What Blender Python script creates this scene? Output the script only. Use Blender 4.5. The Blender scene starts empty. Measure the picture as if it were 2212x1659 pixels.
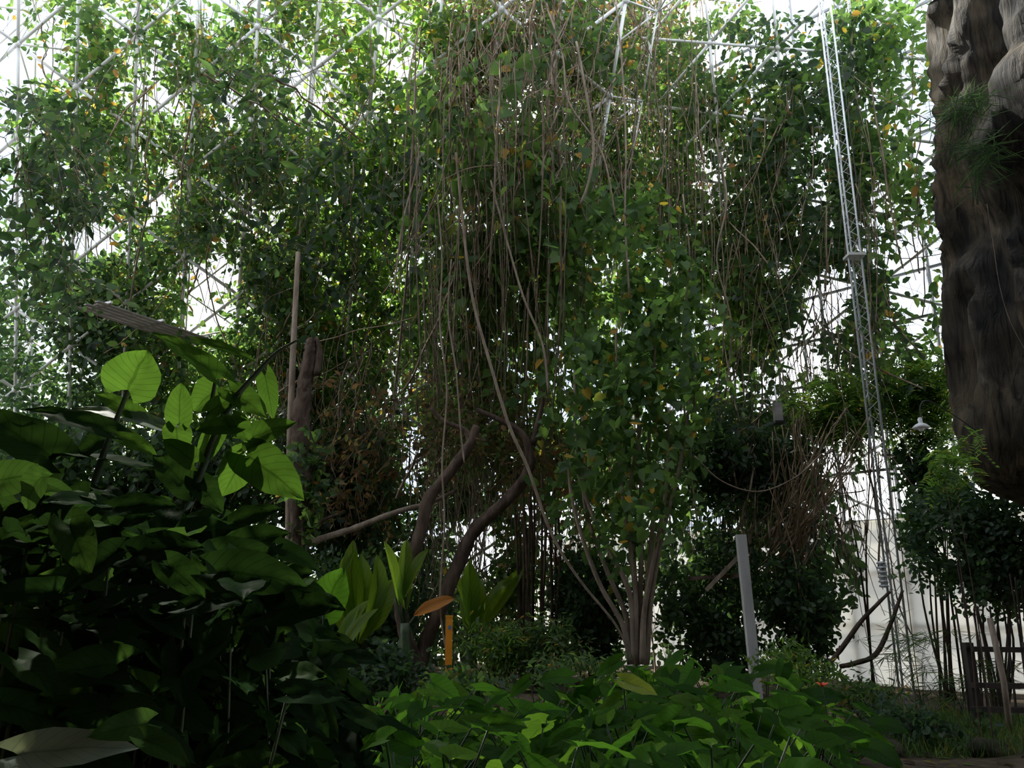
import bpy, math, random
import numpy as np
from mathutils import Vector, noise as mnoise
rng = np.random.default_rng(7); random.seed(7)
S = bpy.context.scene; COL = S.collection
W_, H_ = 2212., 1659.
F = 1736.; PIT = math.radians(15.0)
CAM = np.array([0, 0, 1.3])
FW = np.array([0, math.cos(PIT), math.sin(PIT)]); UP = np.array([0, -math.sin(PIT), math.cos(PIT)]); RT = np.array([1., 0, 0])
OFF = {}

# ---------------------------------------------------------------- geometry helpers
def ray(px, py):
    px = np.asarray(px, float); py = np.asarray(py, float)
    return FW + ((px - 1106) / F)[..., None] * RT - ((py - 829.5) / F)[..., None] * UP
def at(px, py, Y):
    d = ray(px, py); return CAM + d * (np.asarray(Y, float) / d[..., 1])[..., None]
def proj(P):
    R = np.asarray(P, float) - CAM; f = R @ FW
    return 1106 + F * (R @ RT) / f, 829.5 - F * (R @ UP) / f, f
def nrm(v):
    v = np.asarray(v, float); return v / np.maximum(np.linalg.norm(v, axis=-1, keepdims=True), 1e-9)
def cr(pts, n=6):
    p = np.asarray(pts, float)
    if len(p) < 3: 
        t = np.linspace(0, 1, n + 1)[:, None]; return p[0] * (1 - t) + p[-1] * t
    q = np.vstack([2 * p[0] - p[1], p, 2 * p[-1] - p[-2]]); out = []
    for i in range(1, len(q) - 2):
        for t in np.linspace(0, 1, n, endpoint=False):
            a, b, c, d = q[i - 1], q[i], q[i + 1], q[i + 2]
            out.append(.5 * (2 * b + (c - a) * t + (2 * a - 5 * b + 4 * c - d) * t * t + (3 * b - a - 3 * c + d) * t ** 3))
    out.append(p[-1]); return np.array(out)
def pp(l, Y, n=6):
    a = np.array(l, float); Ys = np.full(len(a), Y, float) if np.isscalar(Y) else np.interp(np.linspace(0, 1, len(a)), np.linspace(0, 1, len(Y)), Y)
    return cr(at(a[:, 0], a[:, 1], Ys), n)
def g(x, y):
    return .10 * math.sin(x * .7 + 1) * math.cos(y * .55) + .05 * math.sin(x * 1.9 + y * 1.3)

def link(me, name, mat, parent, loc):
    o = bpy.data.objects.new(name, me); COL.objects.link(o)
    me.materials.append(mat)
    if parent is not None: o.parent = parent
    else: o.location = loc
    OFF[o.name] = np.array(loc, float); return o
def base_of(V, parent):
    if parent is not None: return OFF[parent.name]
    V = np.asarray(V); return np.array([V[:, 0].mean(), V[:, 1].mean(), V[:, 2].min()])
def np_mesh(name, V, FL, mat, parent=None, uv=None, smooth=False):
    me = bpy.data.meshes.new(name); loc = base_of(V, parent); V = V - loc
    me.vertices.add(len(V)); me.vertices.foreach_set('co', V.astype(np.float32).ravel())
    loops = np.concatenate([f.ravel() for f in FL]).astype(np.int32)
    tot = np.concatenate([np.full(len(f), f.shape[1]) for f in FL]); st = np.concatenate([[0], np.cumsum(tot)[:-1]]).astype(np.int32)
    me.loops.add(len(loops)); me.loops.foreach_set('vertex_index', loops)
    me.polygons.add(len(tot)); me.polygons.foreach_set('loop_start', st)
    if uv is not None:
        l = me.uv_layers.new(name='uv'); l.data.foreach_set('uv', uv[loops].astype(np.float32).ravel())
    if smooth: me.polygons.foreach_set('use_smooth', np.ones(len(tot), dtype=bool))
    me.update(calc_edges=True)
    return link(me, name, mat, parent, loc)

class MB:
    def __init__(s): s.V = []; s.F = []; s.n = 0
    def add(s, V, Fc):
        s.V.append(np.asarray(V, float)); s.F += [tuple(int(i) + s.n for i in f) for f in Fc]; s.n += len(V); return s
    def tube(s, pts, rad, n=8, jit=0., cap=True):
        p = np.asarray(pts, float); m = len(p)
        r = np.full(m, rad, float) if np.isscalar(rad) else np.interp(np.linspace(0, 1, m), np.linspace(0, 1, len(rad)), rad)
        t = nrm(np.gradient(p, axis=0)); ref = np.eye(3)[np.argmin(np.abs(t).mean(0))]
        u = nrm(np.cross(t, ref)); v = np.cross(t, u); a = np.linspace(0, 2 * np.pi, n, endpoint=False)
        rr = r[:, None] * (1 + (jit * rng.standard_normal((m, n)) if jit else 0))
        V = p[:, None] + rr[..., None] * (np.cos(a)[None, :, None] * u[:, None] + np.sin(a)[None, :, None] * v[:, None])
        Fc = [(i * n + j, i * n + (j + 1) % n, (i + 1) * n + (j + 1) % n, (i + 1) * n + j) for i in range(m - 1) for j in range(n)]
        if cap: Fc += [tuple(range(n))[::-1], tuple((m - 1) * n + j for j in range(n))]
        return s.add(V.reshape(-1, 3), Fc)
    def box(s, c, ax, ay, az):
        c, ax, ay, az = [np.asarray(k, float) for k in (c, ax, ay, az)]
        V = [c + i * ax + j * ay + k * az for i in (-1, 1) for j in (-1, 1) for k in (-1, 1)]
        return s.add(V, [(0, 1, 3, 2), (4, 6, 7, 5), (0, 4, 5, 1), (2, 3, 7, 6), (0, 2, 6, 4), (1, 5, 7, 3)])
    def beam(s, a, b, w, h):
        a, b = np.asarray(a, float), np.asarray(b, float); d = nrm(b - a); ref = np.array([0, 0, 1.]) if abs(d[2]) < .9 else np.array([0, 1., 0])
        x = nrm(np.cross(d, ref)); z = np.cross(x, d); return s.box((a + b) / 2, (b - a) / 2, x * w / 2, z * h / 2)
    def lathe(s, c, prof, n=20):
        V = []; m = len(prof); c = np.asarray(c, float)
        for r, z in prof:
            for k in range(n): V.append(c + [r * math.cos(2 * math.pi * k / n), r * math.sin(2 * math.pi * k / n), z])
        return s.add(V, [(i * n + j, i * n + (j + 1) % n, (i + 1) * n + (j + 1) % n, (i + 1) * n + j) for i in range(m - 1) for j in range(n)] + [tuple(range(n))[::-1], tuple((m - 1) * n + j for j in range(n))])
    def sphere(s, c, r, n=10):
        k = 6; return s.lathe(c, [(max(r * math.sin(math.pi * i / k), .001), -r * math.cos(math.pi * i / k)) for i in range(k + 1)], n)
    def build(s, name, mat, parent=None, smooth=True):
        V = np.vstack(s.V); me = bpy.data.meshes.new(name); loc = base_of(V, parent)
        me.from_pydata([tuple(v) for v in V - loc], [], s.F)
        if smooth: me.polygons.foreach_set('use_smooth', np.ones(len(me.polygons), dtype=bool))
        me.update(); return link(me, name, mat, parent, loc)

def tag(o, label, cat, group=None, kind=None):
    o['label'] = label; o['category'] = cat
    if group: o['group'] = group
    if kind: o['kind'] = kind
    return o
def root(name, label, cat, loc, group=None):
    o = bpy.data.objects.new(name, None); COL.objects.link(o); o.location = tuple(loc); o.empty_display_size = .2
    OFF[o.name] = np.array(loc, float); return tag(o, label, cat, group)
def struct(o): o['kind'] = 'structure'; return o

# ---------------------------------------------------------------- materials
def newmat(name):
    m = bpy.data.materials.new(name); m.use_nodes = True; nt = m.node_tree; nt.nodes.clear()
    out = nt.nodes.new('ShaderNodeOutputMaterial'); return m, nt, out
def ramp(nt, cols, const=False):
    r = nt.nodes.new('ShaderNodeValToRGB'); el = r.color_ramp.elements
    while len(el) < len(cols): el.new(.5)
    for e, (p, c) in zip(el, cols): e.position = p; e.color = (*c, 1)
    if const: r.color_ramp.interpolation = 'CONSTANT'
    return r
def leaf_mat(name, cols, k=2.4, mix=.5, gloss=.02, veins=False, rough=.45, mul=1.):
    cols = [(p, tuple(min(q * mul, .6) for q in c)) for p, c in cols]
    m, nt, out = newmat(name); N = nt.nodes.new; L = nt.links.new
    geo = N('ShaderNodeNewGeometry')
    r1 = ramp(nt, cols); L(geo.outputs['Random Per Island'], r1.inputs[0])
    r2 = ramp(nt, [(p, (min(c[0] * k * 1.08, .85), min(c[1] * k, .85), min(c[2] * k * .6, .8))) for p, c in cols]); L(geo.outputs['Random Per Island'], r2.inputs[0])
    c1, c2 = r1.outputs[0], r2.outputs[0]
    if veins:
        uv = N('ShaderNodeUVMap'); sx = N('ShaderNodeSeparateXYZ'); L(uv.outputs[0], sx.inputs[0])
        def M(op, a, b=None):
            n = N('ShaderNodeMath'); n.operation = op
            for i, q in enumerate((a, b)):
                if q is None: continue
                if isinstance(q, (int, float)): n.inputs[i].default_value = q
                else: L(q, n.inputs[i])
            return n.outputs[0]
        av = M('ABSOLUTE', sx.outputs[1])
        f = M('SUBTRACT', M('MULTIPLY', sx.outputs[0], 8.), M('MULTIPLY', av, 2.4))
        fr = M('ABSOLUTE', M('SUBTRACT', M('FRACT', M('ADD', f, 10.)), .5))
        v1 = M('GREATER_THAN', fr, .455); v2 = M('LESS_THAN', av, .06); v = M('MULTIPLY', M('MAXIMUM', v1, v2), .6)
        def mx(c, s):
            q = N('ShaderNodeMixRGB'); q.blend_type = 'MULTIPLY'; L(v, q.inputs[0]); L(c, q.inputs[1]); q.inputs[2].default_value = (*s, 1); return q.outputs[0]
        c1 = mx(c1, (.75, .75, .7)); c2 = mx(c2, (.3, .38, .3))
    d = N('ShaderNodeBsdfDiffuse'); L(c1, d.inputs[0]); t = N('ShaderNodeBsdfTranslucent'); L(c2, t.inputs[0])
    a = N('ShaderNodeMixShader'); a.inputs[0].default_value = mix; L(d.outputs[0], a.inputs[1]); L(t.outputs[0], a.inputs[2]); last = a
    if gloss > 0:
        gl = N('ShaderNodeBsdfGlossy'); gl.inputs['Roughness'].default_value = rough
        b = N('ShaderNodeMixShader'); b.inputs[0].default_value = gloss; L(a.outputs[0], b.inputs[1]); L(gl.outputs[0], b.inputs[2]); last = b
    L(last.outputs[0], out.inputs[0]); return m
def surf(name, c1, c2, scale=6., rough=.8, bump=.3, stretch=(1, 1, 1), metal=0., detail=6., dist=.05):
    m, nt, out = newmat(name); N = nt.nodes.new; L = nt.links.new
    tc = N('ShaderNodeTexCoord'); mp = N('ShaderNodeMapping'); mp.inputs['Scale'].default_value = stretch; L(tc.outputs['Object'], mp.inputs[0])
    nz = N('ShaderNodeTexNoise'); nz.inputs['Scale'].default_value = scale; nz.inputs['Detail'].default_value = detail; nz.inputs['Roughness'].default_value = .65; L(mp.outputs[0], nz.inputs[0])
    r = ramp(nt, [(.35, c1), (.65, c2)]); L(nz.outputs[0], r.inputs[0])
    p = N('ShaderNodeBsdfPrincipled'); p.inputs['Roughness'].default_value = rough; p.inputs['Metallic'].default_value = metal; L(r.outputs[0], p.inputs['Base Color'])
    if rough > .8: p.inputs['Specular IOR Level'].default_value = .15
    if bump:
        bp = N('ShaderNodeBump'); bp.inputs['Strength'].default_value = bump; bp.inputs['Distance'].default_value = dist; L(nz.outputs[0], bp.inputs['Height']); L(bp.outputs[0], p.inputs['Normal'])
    L(p.outputs[0], out.inputs[0]); return m
def rock_mat(name):
    m, nt, out = newmat(name); N = nt.nodes.new; L = nt.links.new
    tc = N('ShaderNodeTexCoord')
    def nz(scale, st, det, dis=0., rot=(.25, -.3, 0)):
        mp = N('ShaderNodeMapping'); mp.inputs['Scale'].default_value = st; mp.inputs['Rotation'].default_value = rot; L(tc.outputs['Object'], mp.inputs[0])
        n = N('ShaderNodeTexNoise'); n.inputs['Scale'].default_value = scale; n.inputs['Detail'].default_value = det; n.inputs['Distortion'].default_value = dis; n.inputs['Roughness'].default_value = .6; L(mp.outputs[0], n.inputs[0]); return n.outputs[0]
    a = nz(.9, (1, 1, .5), 8, .9); b = nz(4.2, (2.6, 2.6, .26), 9, .6)
    r1 = ramp(nt, [(.36, (.010, .009, .007)), (.49, (.052, .042, .027)), (.60, (.12, .094, .060)), (.72, (.17, .14, .09))]); L(a, r1.inputs[0])
    r2 = ramp(nt, [(.36, (.2, .2, .2)), (.50, (.85, .85, .85)), (.7, (1.25, 1.22, 1.12))]); L(b, r2.inputs[0])
    mx = N('ShaderNodeMixRGB'); mx.blend_type = 'MULTIPLY'; mx.inputs[0].default_value = 1; L(r1.outputs[0], mx.inputs[1]); L(r2.outputs[0], mx.inputs[2])
    bp = N('ShaderNodeBump'); bp.inputs['Strength'].default_value = .9; bp.inputs['Distance'].default_value = .06; L(b, bp.inputs['Height'])
    p = N('ShaderNodeBsdfPrincipled'); p.inputs['Roughness'].default_value = .7; p.inputs['Specular IOR Level'].default_value = .15; L(mx.outputs[0], p.inputs['Base Color']); L(bp.outputs[0], p.inputs['Normal']); L(p.outputs[0], out.inputs[0]); return m
def trans_mat(name, c):
    m, nt, out = newmat(name); N = nt.nodes.new; L = nt.links.new
    nz = N('ShaderNodeTexNoise'); nz.inputs['Scale'].default_value = .7; r = ramp(nt, [(.3, tuple(k * .85 for k in c)), (.7, c)]); L(nz.outputs[0], r.inputs[0])
    d = N('ShaderNodeBsdfDiffuse'); L(r.outputs[0], d.inputs[0]); t = N('ShaderNodeBsdfTranslucent'); L(r.outputs[0], t.inputs[0])
    a = N('ShaderNodeMixShader'); a.inputs[0].default_value = .93; L(d.outputs[0], a.inputs[1]); L(t.outputs[0], a.inputs[2]); L(a.outputs[0], out.inputs[0]); return m

LM = leaf_mat('leaf_mid', [(0, (.022, .048, .020)), (.45, (.038, .080, .026)), (.85, (.070, .125, .034)), (.945, (.10, .115, .042)), (.97, (.13, .075, .035)), (.992, (.34, .14, .03))], 3.7, .54, mul=1.02)
LB = leaf_mat('leaf_bright', [(0, (.032, .07, .020)), (.6, (.064, .128, .027)), (.965, (.115, .18, .04)), (.99, (.36, .17, .03))], 3.7, .56, mul=1.02)
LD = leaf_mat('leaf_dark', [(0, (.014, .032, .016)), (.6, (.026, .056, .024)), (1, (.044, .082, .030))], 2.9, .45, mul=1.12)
LG = leaf_mat('leaf_grey_green', [(0, (.034, .072, .024)), (.5, (.055, .110, .034)), (.94, (.085, .155, .045)), (.985, (.36, .19, .03))], 2.8, .48, .015, mul=1.15)
LR = leaf_mat('leaf_brown', [(0, (.05, .04, .03)), (.45, (.10, .075, .05)), (.65, (.05, .09, .03)), (.85, (.07, .12, .035)), (1, (.17, .11, .055))], 2.6, .45, 0, mul=1.2)
LRR = leaf_mat('leaf_russet', [(0, (.07, .045, .028)), (.5, (.13, .08, .045)), (.7, (.05, .085, .03)), (1, (.19, .115, .055))], 2.6, .5, 0, mul=1.15)
LA = leaf_mat('leaf_arum', [(0, (.024, .075, .010)), (.5, (.044, .125, .015)), (1, (.10, .20, .024))], 3.2, .52, .004, True, mul=.78)
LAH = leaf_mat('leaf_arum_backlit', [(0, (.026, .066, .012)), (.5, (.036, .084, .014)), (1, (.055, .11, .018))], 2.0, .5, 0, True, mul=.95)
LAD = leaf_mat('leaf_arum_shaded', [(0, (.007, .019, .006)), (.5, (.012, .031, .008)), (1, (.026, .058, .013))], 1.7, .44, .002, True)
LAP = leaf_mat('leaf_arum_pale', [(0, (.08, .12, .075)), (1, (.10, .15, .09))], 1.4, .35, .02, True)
LAQ = leaf_mat('leaf_arum_sheen', [(0, (.26, .34, .26)), (1, (.30, .38, .30))], 1.2, .3, .05, True)  # pale sheen and extra brightness put into the leaf colour
LAY = leaf_mat('leaf_arum_yellow', [(0, (.22, .28, .03)), (1, (.26, .32, .04))], 2.0, .5, .02, True)
LBN = leaf_mat('leaf_banana', [(0, (.06, .115, .014)), (1, (.12, .19, .020))], 3.9, .7, .015, True)
LOR = leaf_mat('leaf_orange', [(0, (.46, .17, .03)), (1, (.55, .22, .04))], 1.6, .5, .02, True)
BARK = surf('bark_brown', (.045, .032, .024), (.14, .10, .074), 9, .9, .8, (1, 1, .25))
BARKT = surf('bark_tan', (.20, .155, .115), (.38, .305, .235), 12, .85, .5, (1, 1, .3))
STEMB = surf('stem_brown', (.16, .12, .088), (.38, .295, .21), 8, .9, .3)
STEMG = surf('stem_green', (.018, .036, .010), (.04, .068, .02), 8, .6, .1)
DRY = surf('dry_cane', (.28, .20, .125), (.48, .365, .24), 8, .9, .3)
WHITE = surf('white_paint', (.80, .80, .78), (.88, .88, .86), 4, .45, .05)
GALV = surf('galvanised_steel', (.66, .69, .72), (.80, .83, .86), 10, .4, .05, metal=.1)
MULL = surf('mullion_grey', (.34, .36, .38), (.44, .46, .48), 10, .5, .05)
ROCK = rock_mat('dark_rock')
BLOCK = surf('light_block_grey', (.06, .055, .05), (.11, .10, .09), 1.5, .9, .4)  # for the added light blockers; tone set by how much fill they bounce
STONE = surf('stone', (.025, .024, .016), (.075, .065, .042), 4, .9, .6)
SOIL = surf('soil', (.04, .03, .02), (.13, .098, .064), 3, .95, .6, detail=10)
WOODD = surf('dark_wood', (.03, .024, .02), (.075, .06, .05), 6, .85, .4, (1, 1, .2))
WOODG = surf('grey_wood', (.50, .49, .47), (.68, .67, .65), 5, .8, .3, (1, 1, .2))
PLANK = surf('weathered_plank', (.24, .23, .21), (.40, .385, .35), 5, .85, .3, (.3, 1, 1))
ORANGE = surf('orange_plastic', (.78, .28, .02), (.85, .33, .03), 3, .45, .02)
BLUE = surf('blue_decal', (.05, .15, .35), (.07, .2, .42), 5, .4, 0)
BLACK = surf('black_decal', (.02, .02, .02), (.03, .03, .03), 5, .4, 0)
RED = surf('red_petal', (.75, .08, .02), (.85, .14, .04), 5, .5, .05)
CREAM = trans_mat('cream_panel', (.78, .765, .71))
BULB = surf('bulb_glass', (.8, .8, .78), (.85, .85, .83), 3, .2, 0)

# ---------------------------------------------------------------- leaves
TPL = {
 'heart': (np.array([(0, 0, 0), (-.14, .24, .04), (.12, .44, .09), (.5, .33, .05), (1, 0, -.12), (.5, -.33, .05), (.12, -.44, .09), (-.14, -.24, .04)]), [(0, 1, 2, 3, 4), (0, 4, 5, 6, 7)]),
 'lance': (np.array([(0, 0, 0), (.3, .15, .04), (.65, .13, .03), (1, 0, -.1), (.65, -.13, .03), (.3, -.15, .04)]), [(0, 1, 2, 3), (0, 3, 4, 5)]),
 'oval': (np.array([(0, 0, 0), (.25, .26, .05), (.65, .25, .04), (1, 0, -.08), (.65, -.25, .04), (.25, -.26, .05)]), [(0, 1, 2, 3), (0, 3, 4, 5)]),
}
TPL['ray'] = (TPL['lance'][0] * [1, .13, .12], TPL['lance'][1])
AREA = {'heart': .24, 'oval': .165, 'lance': .10}
def leaf_cloud(name, P, L, T, Nn, kind, mat, parent=None):
    tv, tf = TPL[kind]; T = nrm(T); B = nrm(np.cross(T, Nn)); N2 = np.cross(B, T)
    V = P[:, None] + L[:, None, None] * (tv[None, :, 0:1] * T[:, None] + tv[None, :, 1:2] * B[:, None] + tv[None, :, 2:3] * N2[:, None])
    k = len(tv); base = (np.arange(len(P)) * k)[:, None, None]; Fc = (base + np.array(tf)[None]).reshape(-1, len(tf[0]))
    return np_mesh(name, V.reshape(-1, 3), [Fc], mat, parent)
GR = rng.random((64, 64))
def vnoise(x, y):
    xi = np.floor(x).astype(int); yi = np.floor(y).astype(int); fx = x - xi; fy = y - yi; fx = fx * fx * (3 - 2 * fx); fy = fy * fy * (3 - 2 * fy)
    G = lambda a, b: GR[a % 64, b % 64]
    return (G(xi, yi) * (1 - fx) + G(xi + 1, yi) * fx) * (1 - fy) + (G(xi, yi + 1) * (1 - fx) + G(xi + 1, yi + 1) * fx) * fy
GAPS = [(50, 70, 90, 120, .5), (205, 515, 60, 40, .95), (460, 590, 70, 45, .85), (430, 690, 55, 35, .75), (830, 40, 50, 35, .5), (1790, 640, 60, 60, .9), (1965, 600, 50, 110, .8), (1545, 690, 30, 50, .45), (680, 170, 50, 50, .4), (560, 480, 50, 40, .4),
        (1640, 220, 40, 60, .3), (1730, 750, 45, 40, .7), (1030, 1185, 45, 65, .93), (890, 980, 26, 60, .93), (1960, 130, 45, 60, .4), (1900, 1200, 50, 260, .93), (1700, 560, 35, 35, .5), (1250, 1475, 40, 40, .7), (2000, 1400, 130, 90, .93), (1860, 1380, 60, 80, .85), (1640, 830, 110, 35, .55), (1900, 450, 35, 70, .4), (1570, 1240, 40, 30, .3), (1480, 1180, 30, 50, .3), (1780, 1060, 60, 90, .3)]
def gapkeep(P, lo=.22, sc=85., amp=3., gaps=True):
    px, py, f = proj(P); keep = np.ones(len(P))
    for cx, cy, rx, ry, s in GAPS:
        q = ((px - cx) / rx) ** 2 + ((py - cy) / ry) ** 2; keep *= 1 - s * np.clip(1.6 - q, 0, 1)
    if lo > 0:
        v = .6 * vnoise(px / sc, py / sc + 9) + .4 * vnoise(px / 30 + 20, py / 30)
        keep *= np.clip((v - lo) * amp, .03, 1)
    return rng.random(len(P)) < keep
def sprays(P, L, k=8, droop=.8, mb=None, ntw=0):
    """leafy shoots: each centre becomes a short bending shoot with alternate leaves"""
    n = len(P); d = nrm(rng.standard_normal((n, 3)) * [1, .7, .55] + [0, 0, -.6 * droop]); up = nrm(rng.standard_normal((n, 3)) * .45 + nrm(CAM - P) * .5 + [0, 0, .5]); sd = nrm(np.cross(d, up))
    PL, TL, NL_ = [], [], []; ll = L * rng.uniform(.75, 1.3, (n, 1))
    f = lambda j: P + d * ll * .5 * (j - 1) - np.array([0, 0, 1]) * ll * .03 * droop * j * j
    for j in range(k):
        s = 1 if j % 2 else -1; keep = rng.random(n) < .92
        PL.append(f(j)[keep]); TL.append((nrm(sd * s * .9 + d * .55 + [0, 0, -.35 * droop] + rng.standard_normal((n, 3)) * .3))[keep]); NL_.append((nrm(up + rng.standard_normal((n, 3)) * .4))[keep])
    if mb is not None and ntw:
        a, b, c = f(-1.5), f(k / 2), f(k)
        for i in range(min(ntw, n)): mb.tube([a[i], b[i], c[i]], .004, 3, cap=False)
    return np.vstack(PL), np.vstack(TL), np.vstack(NL_)

# ---------------------------------------------------------------- frame planes
P0 = np.array([-6.16, 14., 7.53]); A = np.array([1.08, -.05, .05]); B = np.array([.233, -.745, 1.397]); NL = nrm(np.cross(A, B))
R0 = np.array([1.2, 18.5, 0]); RE = np.array([7.9, 12., 0]); AR = nrm(RE - R0); NR = nrm(np.cross(AR, [0, 0, 1.]))
def wall_pt(px, py, off):
    px = np.asarray(px, float); d = ray(px, py)
    tl = ((P0 - CAM) @ NL) / (d @ NL); tr = ((R0 - CAM) @ NR) / (d @ NR)
    tr = np.where(tr > 0, tr, 99.); Yl = tl * d[..., 1]; Yr = np.minimum(tr * d[..., 1], 18)
    w = np.clip((px - 1200) / 280., 0, 1); Y = Yl * (1 - w) + Yr * w - off
    return CAM + d * (Y / d[..., 1])[..., None]

def vine(label, x0, x1, y0, y1, cov, L, mat, off, kind='oval', nst=14, stemmat=None, sr=.008, sig=.2, over=1.35, lo=.27, slant=0., name='climbing_vine', droop=.9, even=.65, tw=120):
    stemmat = stemmat or STEMB; w, h = x1 - x0, y1 - y0
    sp = []
    for k in range(nst):
        sx = rng.uniform(x0, x1); sy = y0 + rng.uniform(-.1, .5) * h; ey = min(sy + rng.uniform(.3, .8) * h, y1 + .05 * h); m = 9
        xs = sx + np.cumsum(rng.normal(0, .022 * w, m)) + slant * np.linspace(0, 1, m) * h; ys = np.linspace(sy, ey, m) + rng.normal(0, .02 * h, m)
        o = rng.uniform(*off) + rng.normal(0, .08, m); sp.append(wall_pt(xs, ys, o))
    mid = wall_pt(np.array([(x0 + x1) / 2.]), np.array([(y0 + y1) / 2.]), np.mean(off))[0]
    depth = (mid - CAM) @ FW; Lp = L * F / depth
    n = int(-math.log(1 - cov) * w * h * over / (AREA[kind] * Lp * Lp) / 8)
    loc = np.array([mid[0], mid[1], min(p[:, 2].min() for p in sp)]); r = root(name, label, 'vine', loc)
    for p in sp: MB().tube(cr(p, 2), sr * rng.uniform(.6, 1.6), 4).build('stem', stemmat, r)
    mb = MB()
    si = rng.integers(0, nst, n); t = rng.uniform(0, 7.999, n); i0 = t.astype(int); ft = (t - i0)[:, None]; SP = np.array(sp)
    P = SP[si, i0] * (1 - ft) + SP[si, i0 + 1] * ft + rng.standard_normal((n, 3)) * sig
    m2 = rng.random(n) < even                       # part of the foliage creeps evenly over the frame
    if slant == 0 and even > 0:
        Q = wall_pt(rng.normal((x0 + x1) / 2, .34 * w, n), rng.uniform(y0 - .08 * h, y1 + .08 * h, n) , rng.uniform(off[0], off[1], n)); P[m2] = Q[m2]
    P = P[gapkeep(P, lo, 110., 3.8)]
    P, T, N2 = sprays(P, L, 8, droop, mb, tw); k = gapkeep(P, 0) & (P[:, 2] > .1); P, T, N2 = P[k], T[k], N2[k]
    mb.build('twigs', stemmat, r)['kind'] = 'stuff'
    leaf_cloud('foliage', P, L * rng.uniform(.55, 1.35, len(P)), T, N2, kind, mat, r)
    return r
def tangle(label, x0, x1, y0, y1, n, off, mat=None, r=.009, name='dry_vine_tangle', wob=1., lmin=.12, lmax=.65):
    mat = mat or STEMB; mb = MB(); w, h = x1 - x0, y1 - y0
    for k in range(n):
        m = 8; sx = rng.uniform(x0, x1); sy = y0 + rng.uniform(-.1, .75) * h; a = rng.normal(0, .22 * wob) + (rng.random() < .15 * wob) * rng.normal(0, 1.); ln = rng.uniform(lmin, lmax) * h
        ang = a + np.cumsum(rng.normal(0, .17 * wob, m)); st = ln / m
        xs = sx + np.cumsum(np.sin(ang) * st); ys = sy + np.cumsum(np.cos(ang) * st)
        mb.tube(cr(wall_pt(xs, ys, rng.uniform(*off) + rng.normal(0, .08, m)), 2), r * rng.uniform(.35, 1.2) * (1 + 1.2 * (rng.random() < .12)), 3, cap=False)
    o = mb.build(name, mat); return tag(o, label, 'dead vines', kind='stuff')
def shrub(label, cx, cy, rx, ry, Y, cov, L, mat, kind='oval', name='shrub', cat='shrub', ncl=26, over=1.9, stemmat=None, lo=.14, pin=False, droop=.4, sr=.02, nstem=7, ryd=None):
    c = at(cx, cy, Y); D = (c - CAM) @ FW; Rx, Rz = rx * D / F, ry * D / F; Ry = ryd or min(max(Rx, .5), 1.1)
    base = np.array([c[0], c[1], g(c[0], c[1])]); r = root(name, label, cat, base)
    q = nrm(rng.standard_normal((ncl, 3))) * (rng.random((ncl, 1)) ** .4) * .85; cl = c + q * [Rx, Ry, Rz]
    cl[:, 2] = np.maximum(cl[:, 2], .15)
    if pin: nstem = 2
    for p in cl[:nstem]:
        md = base * .5 + p * .5 + rng.normal(0, .08, 3) * [1, 1, .3]; MB().tube(cr([base + rng.normal(0, .04, 3) * [1, 1, 0] - [0, 0, .05], md, p], 5), [sr, sr * .3], 6).build('stem', stemmat or BARK, r)
    Lp = L * F / D; n = int(-math.log(1 - cov) * math.pi * rx * ry * over / (AREA[kind] * Lp * Lp))
    if pin:
        ci = rng.integers(0, ncl, n); P = cl[ci] + rng.standard_normal((n, 3)) * np.array([Rx, Ry, Rz]) * .26; P = P[gapkeep(P, lo)]
        P = P[: max(len(P) // 7, 5)]; n = len(P); d = nrm(rng.standard_normal((n, 3)) * [1, 1, .4] + [0, 0, -.2]); up = nrm(rng.standard_normal((n, 3)) * .4 + [0, 0, 1]); sd = nrm(np.cross(d, up)); PL, TL, NLs = [], [], []
        for k in range(7):
            for s in (-1, 1):
                PL.append(P + d * L * (.4 + k * .42) - np.array([0, 0, 1]) * L * .035 * k * k); TL.append(nrm(sd * s + d * .45)); NLs.append(up)
        P = np.vstack(PL); T = np.vstack(TL); N2 = np.vstack(NLs); leaf_cloud('foliage', P, L * rng.uniform(.9, 1.2, len(P)), T, N2, 'lance', mat, r)
    else:
        n = n // 6; ci = rng.integers(0, ncl, n); P = cl[ci] + rng.standard_normal((n, 3)) * np.array([Rx, Ry, Rz]) * .26; P = P[gapkeep(P, lo)]
        P, T, N2 = sprays(P, L, 6, droop); k = gapkeep(P, 0) & (P[:, 2] > .08); P, T, N2 = P[k], T[k], N2[k]
        leaf_cloud('foliage', P, L * rng.uniform(.6, 1.25, len(P)), T, N2, kind, mat, r)
    return r

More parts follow.
